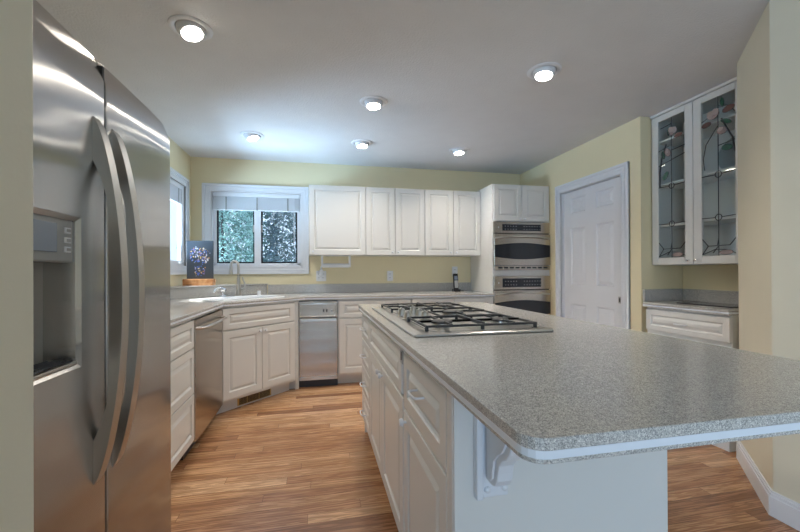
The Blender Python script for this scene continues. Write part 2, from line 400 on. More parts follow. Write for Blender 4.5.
struct('trim_2', b, trimw)

# windows (local frame: x along the wall, -y into the room)
def window(name, loc, rz, w_, o_=0, sash=None, d=.15, fd=.12):
    sash = sash or blackp
    x1 = w_; z0, z1 = WZ0, WZ1; cw = .088
    b = MB()
    for (o, i, t) in ((0, cw, .012), (0, cw*.28, .024), (cw*.42, cw*.56, .018), (cw*.84, cw, .018)):
        b.box(-cw+o, -t, z0-cw+o, -cw+i, 0, z1+cw-o).box(x1+cw-i, -t, z0-cw+o, x1+cw-o, 0, z1+cw-o)
        b.box(-cw+i, -t, z1+cw-i, x1+cw-i, 0, z1+cw-o).box(-cw+i, -t, z0-cw+o, x1+cw-i, 0, z0-cw+i)
    root = struct(name, b, trimw, bevel=.0015); root.location = loc; root.rotation_euler = (0, 0, rz)
    b = MB()   # lining and mullion
    b.box(0, 0, z0, .012, d, z1).box(x1-.012, 0, z0, x1, d, z1).box(.012, 0, z1-.012, x1-.012, d, z1).box(.012, 0, z0, x1-.012, d, z0+.012)
    b.box(x1/2-.035, .03-o_, z0+.012, x1/2+.035, fd, z1-.012)
    b.box(.012, .05-o_, z0+.012, .045, fd, z1-.012).box(x1-.045, .05-o_, z0+.012, x1-.012, fd, z1-.012)
    b.box(.012, .05-o_, z0+.012, x1-.012, fd, z0+.035).box(.012, .05, z1-.04, x1-.012, fd, z1-.012)
    b.build('window_frame', trimw, root, bevel=.002)
    for a, c in ((.045, x1/2-.035), (x1/2+.035, x1-.045)):
        f_ = MB(); g = .016
        f_.box(a, .06-o_, z0+.035, a+g, .085-o_, z1-.04).box(c-g, .06-o_, z0+.035, c, .085-o_, z1-.04).box(a+g, .06-o_, z0+.035, c-g, .085-o_, z0+.035+g).box(a+g, .06-o_, z1-.04-g, c-g, .085-o_, z1-.04)
        s_ = f_.build('sash', sash, root)
        MB().box(a+g, .07-o_, z0+.035+g, c-g, .074-o_, z1-.04-g).build('pane', clearg, s_)
        mid = c-.01 if a < x1/2-.1 else a+.01
        MB().box(mid-.008, .045-o_, 1.62, mid+.008, .062-o_, 1.70).build('latch', steel_s, s_, bevel=.002)
        cx = a+.08 if a < x1/2-.1 else c-.12
        k = MB(); k.lathe([(.016, 0), (.014, .012), (.006, .016)], (cx, .045, z0+.022), (0, -1, 0), 12); k.tube([(cx, .03, z0+.024), (cx+.02, .022, z0+.03), (cx+.05, .022, z0+.026), (cx+.062, .018, z0+.018)], .004, 6)
        k.build('crank', plastic, root, smooth=True, loc=(0, -o_, 0))
    return root
win1 = window('window_1', (WX0, YB, 0), 0, WX1-WX0)
win2 = window('window_2', (XL, LY0, 0), PI/2, LY1-LY0, .046, trimw, .06, .045)
def blind(label, loc, rz, w_):
    t = thing('window_blind', label, 'window blind', loc, rz, 'raised blinds in the kitchen windows')
    MB().box(0, -.004, .145, w_, .035, .185).build('head_rail', trimw, t, bevel=.003)
    b = MB(); n = 11
    for k in range(n): b.box(.004, .0, .140-.0118*k-.0065, w_-.004, .034, .140-.0118*k)
    b.build('slats', trimw, t)
    MB().box(.002, -.002, -.004, w_-.002, .036, .009).build('bottom_rail', trimw, t, bevel=.003)
    for x in (.14*w_/.94, .5*w_, .86*w_):
        MB().box(x-.008, -.0035, -.003, x+.008, -.0005, .145).build('ladder_tape', greyp, t)
    MB().tube([(w_-.06, -.006, .15), (w_-.062, -.008, -.1), (w_-.06, -.006, -.42)], .003, 6).build('cord', trimw, t)
    return t
blind('white slatted blind raised to the top of the window above the sink', (WX0+.016, YB+.006, 1.862), 0, WX1-WX0-.032)
blind('white slatted blind raised to the top of the left side window', (XL-.006, LY0+.016, 1.862), PI/2, LY1-LY0-.032)

# ------------------------------------------------------------------ refrigerator
fr = thing('refrigerator', 'large stainless steel side by side refrigerator with ice and water dispenser', 'refrigerator', (-.5, .565, 0), PI/2)
# local: x -> +Y world, -y -> +X world ; front plane y=0
FW = .898; GAP = 1.046-.565
MB().box(.004, .085, .02, FW-.004, .83, 1.66).build('body', greyp, fr, bevel=.004)
MB().box(.01, .03, .0, FW-.01, .2, .085).build('base_grille', rubber, fr)
ZT = 1.674
def bul(xa, xb):
    def D(x, z):
        u = (x-(xa+xb)/2)/((xb-xa)/2); d = .004*u*u*abs(u)-.004
        e = max(0, z-(ZT-.05))/.05; return d + .034*(1-math.sqrt(max(0, 1-min(e, .97)**2)))
    return D
GR = [(0, 0), (.010, .006), (.014, .02), (.016, .068)]
dz0, dz1 = .955, 1.275; dx0, dx1 = .115, .378
b = MB()
front(b, .003, .095, GAP-.004, ZT, .08, .08, [(dx0, dz0, dx1, dz1, GR)], deform=bul(0, GAP), nx=28, edge=.003)
d1 = b.build('door', fridge_steel, fr, smooth=True); tag(d1, 'left freezer door with dispenser recess')
b = MB(); front(b, GAP+.005, .095, FW-.002, ZT, .08, .08, deform=bul(GAP, FW), nx=28, edge=.003)
d2 = b.build('door', fridge_steel, fr, smooth=True)
MB().box(GAP-.0035, .004, .1, GAP+.0045, .08, ZT-.02).build('gasket', dark, fr)
# dispenser
cpn = MB(); front(cpn, dx0+.016, 1.178, dx1-.014, dz1-.010, .03, .026); c_ = cpn.build('control_panel', greyp, d1, bevel=.002)
MB().box(dx0+.04, -.0, 1.197, dx0+.192, .006, 1.254).build('display', lcd, c_, bevel=.001)
for z in (1.243, 1.223, 1.204):
    q = MB(); q.box(.333, .0005, z-.006, .351, .005, z+.006); bb = q.build('button', plastic, c_, bevel=.001)
    MB().box(.336, -.0005, z-.003, .348, .001, z+.003).build('button_face', greyp, bb)
MB().box(dx0+.016, .058, dz0+.014, dx1-.016, .066, 1.178).build('recess_back', mat('dispenser_back_grey', (.34, .31, .28), .35), d1)
MB().tube([(.2, .045, 1.178), (.2, .04, 1.11), (.2, .046, 1.09)], .011, 10).build('spout', blackp, d1, smooth=True)
MB().prism([(.155, 1.0), (.245, 1.0), (.235, 1.10), (.165, 1.10)], .046, .056, 'Y').build('paddle', greyp, d1, bevel=.003)
tr = MB().box(dx0+.014, -.004, dz0+.008, dx1-.014, .058, dz0+.016); tr = tr.build('drip_tray', steel_s, d1, bevel=.002)
b = MB()
for k in range(5):
    yy = .004+.011*k; b.tube([(dx0+.02+.0218*i, yy+.003*math.sin(i*1.1), dz0+.0185) for i in range(11)], .002, 5)
b.build('grille', rubber, tr)
# handles: broad arched blades
handle_steel = mat('satin_handle_metal', (.50, .475, .44), .36, 1)
def fhandle(x, par):
    N = 36; out = []; inn = []; za, zb_ = .668, 1.520
    for i in range(N+1):
        q_ = i/N; z = za+(zb_-za)*q_; s_ = math.sin(PI*q_)
        out.append((.002-.064*s_**.62, z))
    for i in range(N, -1, -1):
        q_ = i/N; z = za+(zb_-za)*q_
        if q_ < .128 or q_ > .872: inn.append((.004, z))
        else:
            k = min(q_-.128, .872-q_)/.10; k = min(1, k)**.5
            inn.append((.004+(-.034-.004)*k*(.72+.28*math.sin(PI*q_)), z))
    o = MB().prism(out+inn, x-.016, x+.016, 'X').build('handle', handle_steel, par, bevel=.0145, smooth=True, seg=5)
    return o
fhandle(GAP-.042, d1); fhandle(GAP+.042, d2)
q = MB(); q.prism([(.842, 1.592), (.872, 1.592), (.872, 1.632), (.842, 1.632)], -.005+.012, .014, 'Y'); bd = q.build('badge', blackp, d2, bevel=.004)
MB().lathe([(.0095, 0), (.0095, .002), (.007, .002), (.007, .001)], (.857, .007, 1.612), (0, -1, 0), 20).build('emblem', chrome, bd)

# ------------------------------------------------------------------ left run
FX = -.765
def base(label, loc, rz, w_, fronts, d=.57, toe=True, **k):
    return cabinet(label, loc, rz, w_, d, .10, .876, fronts, toe=(0, w_) if toe else None, **k)
def drawers3(w_, off=.09):
    e = .004
    return [dict(k='drawer', x=(e, w_-e), z=(.695, .862), fr=.045, pull=(w_/2-off, .778)), dict(k='drawer', x=(e, w_-e), z=(.415, .688), fr=.045, pull=(w_/2-off, .55)), dict(k='drawer', x=(e, w_-e), z=(.125, .408), fr=.045, pull=(w_/2-off, .27))]
base('white three-drawer base cabinet tucked beside the refrigerator, mostly hidden', (FX, 1.485, 0), PI/2, .22, drawers3(.22, 0))
base('white three-drawer base cabinet between refrigerator and dishwasher', (FX, 1.707, 0), PI/2, .86, drawers3(.855))
# dishwasher
dw = thing('dishwasher', 'stainless steel dishwasher with bar handle beside the sink cabinet', 'dishwasher', (FX, 2.570, 0), PI/2)
MB().box(.005, .0, .1, .693, .55, .868).build('body', greyp, dw)
b = MB(); front(b, .006, .105, .692, .862, 0, .028, deform=lambda x, z: .005*((x-.349)/.349)**2, nx=12)
dd = b.build('door', app_steel, dw, smooth=True)
MB().tube([(.03, -.02, .805), (.045, -.055, .805), (.1, -.068, .805), (.35, -.076, .805), (.60, -.068, .805), (.652, -.055, .805), (.667, -.02, .805)], [(.011, .009)]*7, 10).build('handle', steel_s, dd, smooth=True)
MB().box(.006, .05, 0, .692, .09, .1).build('toe_kick', rubber, dw)

# diagonal sink cabinet
A = Vector((FX, 3.285)); SW = .768; ang = math.radians(45)
def sbody(t):
    R = Matrix.Rotation(-ang, 2)
    pts = [Vector(p) for p in [(FX, 3.285), (-.222, 3.828), (-.222, 4.54), (-1.335, 4.54), (-1.335, 3.285)]]
    MB().prism([tuple(R @ (p-A)) for p in pts], .10, .72).build('body', white, t)
    MB().prism([(0, 0), (SW, 0), (SW, .02), (0, .02)], .72, .876).build('face_frame', white, t)
sc_ = cabinet('white diagonal corner cabinet under the sink with two raised panel doors', (A.x, A.y, 0), ang, SW, .5, .1, .876, [
    dict(k='drawer_front', x=(.012, SW-.012), z=(.690, .858)),
    dict(k='door', x=(.012, SW/2-.002), z=(.125, .678), knob=(SW/2-.030, .645)),
    dict(k='door', x=(SW/2+.002, SW-.012), z=(.125, .678), knob=(SW/2+.030, .645))], toe=(-.0, SW+.0), body=sbody)
v_ = MB().box(.20, .070, .012, .55, .075, .088); v_ = v_.build('vent', brass, sc_, bevel=.002)
for k, (xa, xb) in enumerate(((.215, .29), (.298, .412), (.42, .535))):
    q = MB()
    for j in range(7): q.box(xa, .066, .020+.009*j, xb, .0695, .025+.009*j)
    q.build('louvre', dark, v_)

# trash compactor
YF = 3.925
MB_ = MB
tc_ = thing('trash_compactor', 'narrow stainless trash compactor with white control strip under the counter', 'trash compactor', (-.184, YF, 0), 0)
MB().box(.0, .0, .09, .384, .55, .868).build('body', greyp, tc_)
b = MB(); front(b, .004, .705, .380, .862, 0, .024, [(.02, .712, .364, .835, [(0, 0), (.003, .003)])]); cpl = b.build('control_panel', app_steel, tc_)
b = MB(); b.prism([(.02, .835), (.1, .838), (.19, .846), (.28, .838), (.364, .835), (.364, .832), (.02, .832)], -.026, -.02, 'Y'); b.build('lip', steel_s, cpl)
for x in (.245, .275): MB().box(x-.006, -.027, .755, x+.006, -.019, .782).build('switch', blackp, cpl, bevel=.001)
MB().lathe([(.011, 0), (.010, .008), (.002, .009)], (.325, -.021, .768), (0, -1, 0), 16).build('dial', greyp, cpl, smooth=True)
b = MB(); front(b, .004, .1, .380, .695, 0, .024); cd = b.build('drawer', app_steel, tc_)
MB().box(.012, -.034, .660, .372, -.022, .690).build('handle', steel_s, cd, bevel=.004)
MB().prism([(.004, .078), (.38, .078), (.38, .11), (.004, .11)], -.03, -.022, 'Y').build('kick_rail', steel_s, cd, bevel=.003)
MB().box(.0, .02, 0, .384, .05, .09).build('toe_panel', rubber, tc_)
MB().box(-.0365, -.088, .10, -.001, .02, .876).box(-.0365, -.03, 0, -.001, .02, .10).box(-.10, -.005, 0, -.0365, .02, .098).build('filler', white, tc_)

# back base cabinets
base('white back wall base cabinet next to the trash compactor', (.202, YF, 0), 0, .770, [
    dict(k='drawer', x=(.012, .760), z=(.690, .862), knob=(.387, .776)),
    dict(k='door', x=(.012, .385), z=(.125, .678), knob=(.355, .645)), dict(k='door', x=(.389, .760), z=(.125, .678), knob=(.42, .645))])
base('white back wall base cabinet between its neighbour and the oven tower', (.974, YF, 0), 0, .935, [
    dict(k='drawer', x=(.006, .475), z=(.690, .862), knob=(.24, .776)), dict(k='drawer', x=(.480, .925), z=(.690, .862), knob=(.71, .776)),
    dict(k='door', x=(.006, .475), z=(.125, .678), knob=(.44, .645)), dict(k='door', x=(.480, .925), z=(.125, .678), knob=(.515, .645))])

# ------------------------------------------------------------------ back counter
def R45(c, u, v):   # point in the sink's frame: u along the diagonal, v away from the room
    s = math.sqrt(.5); return (c[0]+s*u-s*v, c[1]+s*u+s*v)
SC = (-.708, 3.772)
def rrect(c, hu, hv, r, n=4):
    out = []
    for (su, sv, a0) in ((1, 1, 0), (-1, 1, 90), (-1, -1, 180), (1, -1, 270)):
        for k in range(n+1):
            a = math.radians(a0+90*k/n); out.append(R45(c, su*(hu-r)+r*math.cos(a), sv*(hv-r)+r*math.sin(a)))
    return out
hole = rrect(SC, .34, .185, .05)
outer = [(XL+.001, 1.483), (-.740, 1.483), (-.740, 3.280), (-.122, 3.898), (1.909, 3.898), (1.909, YB-.001), (XL+.001, YB-.001)]
ct = thing('countertop', 'L-shaped grey speckled countertop running along left and back walls', 'countertop', (0, 0, 0))
slab('top_layer', outer, [hole], .896, .914, stonem, ct, .005)
ins = [(XL+.001, 1.484), (-.743, 1.484), (-.743, 3.281), (-.123, 3.901), (1.909, 3.901), (1.909, YB-.001), (XL+.001, YB-.001)]
slab('inlay_band', ins, [hole], .884, .896, band, ct)
slab('bottom_layer', outer, [hole], .877, .884, stonem, ct)
b = MB(); b.box(-.55, YB-.02, .9145, 1.909, YB-.001, 1.016); b.build('backsplash', stonem, ct, bevel=.002)
b = MB(); b.box(XL+.001, 1.483, .9145, XL+.02, 3.79, 1.016); b.build('backsplash', stonem, ct, bevel=.002)
b = MB(); b.prism([(XL+.001, 3.78), (-.56, YB-.001), (XL+.001, YB-.001)], .9145, 1.016)
b.build('corner_ledge', stonem, ct, bevel=.002)
MB().prism([(XL+.001, 3.755), (-.545, YB-.001), (XL+.001, YB-.001)], 1.016, 1.028).build('ledge_top', stonem, ct, bevel=.005)

# sink
sk = thing('sink', 'white drop-in kitchen sink set in the diagonal corner counter', 'sink', (SC[0], SC[1], .9145), ang)
b = MB(); lo = []
def rr0(hu, hv, r, z, n=4):
    out = []
    for (su, sv, a0) in ((1, 1, 0), (-1, 1, 90), (-1, -1, 180), (1, -1, 270)):
        for k in range(n+1):
            a = math.radians(a0+90*k/n); out.append((su*(hu-r)+r*math.cos(a), sv*(hv-r)+r*math.sin(a), z))
    return out
rings = [rr0(.375, .215, .06, 0), rr0(.373, .213, .06, .008), rr0(.345, .19, .05, .010), rr0(.332, .178, .045, .004), rr0(.325, .17, .05, -.15), rr0(.28, .13, .05, -.175), rr0(.06, .03, .02, -.18)]
n = len(rings[0]); vs = sum(rings, []); fs = [(j*n+k, j*n+(k+1) % n, (j+1)*n+(k+1) % n, (j+1)*n+k) for j in range(len(rings)-1) for k in range(n)]
fs.append(tuple(range((len(rings)-1)*n, len(rings)*n))); b.add(vs, fs)
b.build('basin', mat('white_enamel', (.82, .84, .86), .12), sk, smooth=True)
MB().lathe([(.04, 0), (.04, .004), (.02, .004)], (0, 0, -.18), (0, 0, 1), 20).build('drain', chrome, sk)
# faucet
fc = thing('faucet', 'tall brushed nickel pull-down faucet behind the sink', 'faucet', (-.785, 4.125, .9145), 0)
b = MB(); b.lathe([(.033, 0), (.031, .006), (.024, .05), (.019, .12), (.015, .19)], n=20)
b.build('base', steel_s, fc, smooth=True)
pts = [(0, 0, .18), (.001, 0, .26)]
for k in range(9):
    a = PI*k/8; pts.append((-.032+.032*math.cos(a)*1.0, -.022*(1-math.cos(a)), .315+.042*math.sin(a)))
MB().tube(pts, .0125, 12).build('neck', steel_s, fc, smooth=True)
MB().lathe([(.013, 0), (.016, -.03), (.020, -.075), (.021, -.09), (.012, -.092)], (-.064, -.044, .315), (0, 0, 1), 16).build('spray_head', steel_s, fc, smooth=True)
hd = MB(); hd.tube([(.02, 0, .075), (.045, .0, .075), (.062, 0, .09), (.06, 0, .13), (.045, 0, .165), (.038, 0, .195)], [.009, .011, .012, .008, .006, .007], 10)
hd.build('lever', steel_s, fc, smooth=True)
b = MB(); b.lathe([(.021, 0), (.021, .006), (.018, .008), (.018, .045), (.016, .05)], n=16)
tag(b.build('air_gap_cap', plastic, None, smooth=True, loc=(-.60, 4.21, .9145)), 'small white round cap standing on the counter right of the faucet', 'sink fitting')
b = MB(); b.lathe([(.03, 0), (.034, .004), (.030, .012), (.012, .02), (.012, .045), (.028, .055), (.034, .075), (.024, .085), (.004, .088)], n=16)
sp_ = thing('soap_dispenser', 'short polished chrome soap pump on the counter left of the faucet', 'soap dispenser', (-.925, 4.085, .9145), .3)
b.build('bottle', chrome, sp_, smooth=True)
MB().tube([(0, 0, .08), (-.03, -.02, .09), (-.07, -.03, .07), (-.085, -.03, .045)], [.012, .014, .012, .008], 10).build('spout', chrome, sp_, smooth=True)

# floral board on the ledge
pl = thing('decorative_board', 'dark slate board with colourful flower bouquet art standing in the corner', 'decorative board', (-1.155, 4.17, 1.0285), math.radians(-4))
def floral():
    M = mat('slate_board', (.06, .075, .095), .35); return M
MB().box(-.127, -.006, .066, .127, .006, .450).build('board', floral(), pl, bevel=.004)
cols = [(.75, .78, .85), (.10, .16, .55), (.55, .25, .12), (.3, .2, .5), (.75, .55, .25), (.12, .22, .7), (.6, .6, .7)]
fm = [mat('enamel_paint_%d' % i, c, .4) for i, c in enumerate(cols)]
b = MB()
rnd = random.Random(3)
for k in range(170):
    a = rnd.random()*2*PI; r_ = .098*math.sqrt(rnd.random()); x, z = r_*math.cos(a), .302+r_*.95*math.sin(a)
    if k > 130: x, z = (rnd.random()-.5)*.10, .095+rnd.random()*.10
    s = .0035+.005*rnd.random(); c = rnd.randrange(7)
    if abs(x) < .05 and .18 < z < .25: c = rnd.choice((1, 5, 5))
    n = 5; b.add([(x+s*math.cos(2*PI*i/n+a), -.0075-.001*rnd.random(), z+s*math.sin(2*PI*i/n+a)) for i in range(n)]+[(x, -.006, z)], [(0, 1, 2, 3, 4)], c)
b.build('flower_motif', fm, pl)
MB().box(-.15, -.05, 0, .135, .04, .026).box(-.15, -.05, .026, .135, -.014, .064).box(-.15, .012, .026, .135, .04, .064).build('wooden_stand', mottled('honey_wood', (.50, .20, .07), (.70, .38, .18), 25, .4), pl, bevel=.004)

# ------------------------------------------------------------------ wall cabinets
def upper(label, x0, x1, doors, z0=1.343, z1=2.108):
    w_ = x1-x0; t = thing('wall_cabinet', label, 'cabinet', (x0, YB-.31, 0), 0)
    MB().box(0, 0, z0, w_, .308, z1).build('body', white, t, bevel=.0015)
    for (a, c, kx) in doors:
        o = panelled(t, 'door', a-x0+.003, z0+.002, c-x0-.003, z1-.002, .052); knob(o, kx-x0, z0+.035, m_=plastic, r=.011)
    return t
upper('white single-door wall cabinet nearest the window', -.086, .530, [(-.086, .530, -.046)])
upper('white two-door wall cabinet in the middle of the upper row', .532, 1.215, [(.532, .865, .832), (.867, 1.215, .902)])
upper('white two-door wall cabinet beside the oven tower', 1.217, 1.909, [(1.217, 1.561, 1.529), (1.563, 1.909, 1.596)])

# oven tower
ov = thing('oven_cabinet', 'tall white cabinet tower holding the two wall ovens', 'cabinet', (1.911, 3.932, 0), 0)
OW = XR-1.913
MB().box(0, 0, .1, OW, .62, .500).box(0, .0, .50, .008, .62, 1.715).box(OW-.008, 0, .50, OW, .62, 1.715).box(.008, .52, .50, OW-.008, .62, 1.715).box(0, 0, 1.715, OW, .62, 2.133).box(.008, 0, 1.105, OW-.008, .5, 1.165).build('body', white, ov)
MB().box(0, .07, 0, OW, .12, .1).build('toe_kick', white, ov)
for (a, c, kx) in ((.012, OW/2-.002, OW/2-.03), (OW/2+.002, OW-.012, OW/2+.03)):
    o = panelled(ov, 'door', a, 1.722, c, 2.125, .05); knob(o, kx, 1.745, r=.010)
    o = panelled(ov, 'door', a, .125, c, .49, .05); knob(o, kx, .45, r=.010)
def oven(label, z0, z1, ctrl, vent):
    t = thing('built_in_oven', label, 'oven', (1.920, 3.932, z0), 0, None)
    w_ = OW-.018; h = z1-z0
    MB().box(.0, .0, .002, w_, .5, h-.002).build('body', greyp, t)
    b = MB(); front(b, -.004, h-ctrl, w_+.004, h, -.001, .02, [(.10, h-ctrl+.026, w_-.11, h-.024, [(0, 0), (.002, .002)])])
    cpn_ = b.build('control_panel', app_steel, t)
    MB().box(.103, -.0225, h-ctrl+.029, w_-.113, -.0185, h-.027).build('display', ovglass, cpn_)
    rd = random.Random(5)
    q = MB()
    for k in range(14):
        x = .13+k*.033
        if .27 < x < .36: continue
        for zz in (.35, .62): q.box(x, -.0235, h-ctrl+ctrl*zz-.003, x+.012, -.0222, h-ctrl+ctrl*zz+.003)
    q.build('buttons', greyp, cpn_)
    MB().lathe([(.011, 0), (.010, .004), (.002, .005)], (.05, -.021, h-ctrl/2), (0, -1, 0), 20).build('emblem', chrome, cpn_, smooth=True)
    zb_ = vent; zt_ = h-ctrl-.008
    b = MB(); front(b, -.004, zb_, w_+.004, zt_, -.001, .03); dr_ = b.build('door', app_steel, t)
    # lens-shaped dark glass
    H_ = min(zt_-zb_, .36); N = 16; cz_ = zb_+(zt_-zb_)*.45 if (zt_-zb_) < .4 else zt_-.205
    up = [(.004+(w_-.008)*i/N, cz_+.066+.026*math.sin(PI*i/N)) for i in range(N+1)]; dn = [(x, 2*cz_-z) for x, z in up]
    MB().prism(up[::-1]+dn, -.034, -.0305, 'Y').build('glass', ovglass, dr_)
    hz = cz_+.125 if False else zt_-.038
    MB().tube([(.012, -.03, hz-.012), (.03, -.055, hz-.010), (w_*.25, -.068, hz+.004), (w_*.5, -.07, hz+.010), (w_*.75, -.068, hz+.004), (w_-.03, -.055, hz-.010), (w_-.012, -.03, hz-.012)], [(.009, .011)]*7, 10).build('handle', steel_s, dr_, smooth=True)
    if vent > .02:
        b = MB(); front(b, -.004, 0.0, w_+.004, vent-.004, -.001, .018); vp = b.build('vent_strip', app_steel, t)
        for k in range(9): MB().box(.05+k*.07, -.0205, vent*.35, .10+k*.07, -.018, vent*.65).build('vent_slot', dark, vp)
    MB().box(0, -.006, h-ctrl-.009, w_, -.001, h-ctrl).build('shadow_gap', dark, t)
    return t
oven('upper stainless wall oven with lens shaped dark glass, above its twin', 1.168, 1.708, .125, .055)
oven('lower stainless wall oven, partly hidden behind the island counter', .505, 1.100, .150, .02)

# ------------------------------------------------------------------ island
IX0, IX1, IY0, IY1 = .286, 1.226, .480, 2.760
ir = []
def rounded(x0, y0, x1, y1, r, n=5):
    out = []
    for (cx, cy_, a0) in ((x1-r, y1-r, 0), (x0+r, y1-r, 90), (x0+r, y0+r, 180), (x1-r, y0+r, 270)):
        for k in range(n+1):
            a = math.radians(a0+90*k/n); out.append((cx+r*math.cos(a), cy_+r*math.sin(a)))
    return out
ic = thing('island_countertop', 'large grey speckled island countertop with white inlaid edge band', 'countertop', (0, 0, 0))
slab('top_layer', rounded(IX0, IY0, IX1, IY1, .035), [], .9015, .920, stonem, ic, .009)
slab('inlay_band', rounded(IX0+.001, IY0+.001, IX1-.001, IY1-.001, .034), [], .8895, .9015, band, ic, .0)
slab('bottom_layer', rounded(IX0+.002, IY0+.002, IX1-.002, IY1-.002, .033), [], .882, .8895, stonem, ic, .002)
IB0 = .855; IBX = .912
isl = thing('kitchen_island', 'white kitchen island base with drawers and doors facing the sink side', 'kitchen island', (.330, 2.735, 0), -PI/2)
L = 2.735-IB0   # local x runs from far (0) to near (L)
MB().box(0, 0, .10, L, IBX-.330, .881).build('body', white, isl, bevel=.002)
MB().box(0.02, .07, 0, L, IBX-.330, .10).build('toe_kick', white, isl)
yy = lambda Y: 2.735-Y
zz = [.125, .315, .505, .690, .866]
for i in range(4):
    o = panelled(isl, 'drawer', yy(2.725), zz[i], yy(2.335), zz[i+1]-.006, .045); bar_pull(o, yy(2.53), (zz[i]+zz[i+1])/2-.003)
o = panelled(isl, 'false_drawer', yy(2.325), .690, yy(1.415), .862, .05)
o = panelled(isl, 'door', yy(2.325), .125, yy(1.873), .680, .055); knob(o, yy(1.91), .650, r=.014)
o = panelled(isl, 'door', yy(1.867), .125, yy(1.395), .680, .055); knob(o, yy(1.83), .650, r=.014)
o = panelled(isl, 'drawer', yy(1.372), .655, yy(.900), .862, .05); bar_pull(o, yy(1.135), .778, w=.078, r=.0038)
o = panelled(isl, 'door', yy(1.372), .125, yy(.900), .646, .055); knob(o, yy(1.335), .615, r=.014)
MB().box(L-.042, -.02, .10, L-.001, 0, .881).build('corner_stile', white, isl, bevel=.003)
q = MB().box(yy(1.412), -.024, .812, yy(1.376), -.0202, .868).build('outlet_plate', greyp, isl, bevel=.002)
MB().box(yy(1.402), -.0255, .825, yy(1.386), -.023, .855).build('socket', blackp, q)
# blue-white end panel facing the camera
MB().box(L, -.018, .0, L+.008, IBX-.330, .881).build('end_panel', white, isl)
MB().box(-.008, -.0, .0, 0, IBX-.330, .881).build('end_panel', white, isl)

# corbel bracket under the overhang
cb = thing('corbel', 'white scrolled corbel bracket supporting the near corner of the island counter', 'corbel bracket', (.401, .847, .622), 0)
MB().box(-.042, -.012, 0, .042, 0, .261).build('mounting_plate', trimw, cb, bevel=.003)
MB().box(-.042, -.022, 0, -.024, -.012, .261).build('edge_strip', trimw, cb, bevel=.004)
prof = [(-.012, .044), (-.040, .044), (-.055, .050), (-.066, .066), (-.070, .085), (-.076, .105), (-.090, .122), (-.108, .134), (-.122, .150), (-.132, .172), (-.150, .190), (-.178, .204), (-.205, .214), (-.222, .232), (-.226, .2605), (-.012, .2605)]
MB().prism(prof, -.014, .024, 'X').build('scroll', trimw, cb, bevel=.003)
cxy = (-.085, .175)
inner = [(-.024, .055), (-.040, .055), (-.052, .066), (-.056, .085), (-.062, .110), (-.078, .130), (-.098, .144), (-.110, .160), (-.120, .182), (-.142, .202), (-.172, .216), (-.200, .226), (-.208, .252), (-.024, .252)]
MB().prism(inner, -.020, -.014, 'X').build('raised_side', trimw, cb, bevel=.002)
for x in (-.012, .032): MB().lathe([(.008, 0), (.0075, .004), (.004, .007), (.001, .0075)], (x, -.012, .020), (0, -1, 0), 14).build('screw_cap', trimw, cb, smooth=True)

# cooktop
CX0, CX1, CY0, CY1 = .335, .895, 1.311, 2.40
ck = thing('cooktop', 'stainless gas cooktop with black cast iron grates on the island', 'cooktop', (0, 0, .9205), 0)
b = MB(); b.prism(rounded(CX0, CY0, CX1, CY1, .012), 0, .010)
b.build('tray', steel_s, ck, bevel=.004)
b = MB()
for (x0, y0, x1, y1) in ((CX0+.075, CY0+.045, CX1-.045, CY1-.045),):
    R_ = rounded(x0, y0, x1, y1, .04); R2 = rounded(x0+.005, y0+.005, x1-.005, y1-.005, .036); n = len(R_)
    b.add([(x, y, .0104) for x, y in R_]+[(x, y, .0108) for x, y in R2], [(i, (i+1) % n, n+(i+1) % n, n+i) for i in range(n)])
b.build('recess_line', dark, ck)
burn = [(.50, 1.50, .045), (.76, 1.50, .038), (.68, 1.86, .055), (.50, 2.21, .038), (.76, 2.21, .045)]
for (x, y, r_) in burn:
    o = MB().lathe([(r_*1.25, .010), (r_*1.2, .014), (r_*.8, .018), (r_*.8, .024)], (x, y, 0), n=24).build('burner', steel_s, ck, smooth=True)
    MB().lathe([(r_, .024), (r_, .032), (r_*.8, .036), (.002, .037)], (x, y, 0), n=24).build('burner_cap', iron, o, smooth=True)
def bar(b, x0, y0, x1, y1, z=.044, w_=.011, h=.013, end=None):
    d = Vector((x1-x0, y1-y0, 0)).normalized(); s = Vector((-d.y, d.x, 0))*w_/2
    p0 = Vector((x0, y0, z)); p1 = Vector((x1, y1, z)); up = Vector((0, 0, h))
    b.add([p0-s, p0+s, p1+s, p1-s, p0-s+up, p0+s+up, p1+s+up, p1-s+up], [(3, 2, 1, 0), (4, 5, 6, 7), (0, 1, 5, 4), (1, 2, 6, 5), (2, 3, 7, 6), (3, 0, 4, 7)])
def grate(x0, y0, x1, y1, bs):
    b = MB(); zc = .024
    for (a, c, d, e) in ((x0, y0, x1, y0), (x1, y0, x1, y1), (x1, y1, x0, y1), (x0, y1, x0, y0)): bar(b, a, c, d, e, zc, .009, .009)
    for (x, y) in bs:
        for k in range(8):
            a = PI/4*k+PI/8*0; dx, dy = math.cos(a), math.sin(a)
            # from near the burner to the frame, rising at the inner end
            ts = []
            if dx > 1e-6: ts.append((x1-x)/dx)
            if dx < -1e-6: ts.append((x0-x)/dx)
            if dy > 1e-6: ts.append((y1-y)/dy)
            if dy < -1e-6: ts.append((y0-y)/dy)
            t = min(ts)
            if k % 2: continue
            bar(b, x+dx*.028, y+dy*.028, x+dx*t, y+dy*t, zc+.002, .008, .010)
    if len(bs) > 1:
        xm = (bs[0][0]+bs[1][0])/2; bar(b, xm, y0, xm, y1, zc+.002, .011, .013)
    for (x, y) in ((x0, y0), (x1, y0), (x0, y1), (x1, y1), ((x0+x1)/2, y0), ((x0+x1)/2, y1)):
        b.box(x-.006, y-.006, .010, x+.006, y+.006, zc+.008)
    return b.build('grate', iron, ck, bevel=.002)
grate(.400, 1.375, .850, 1.660, [(.50, 1.50), (.76, 1.50)])
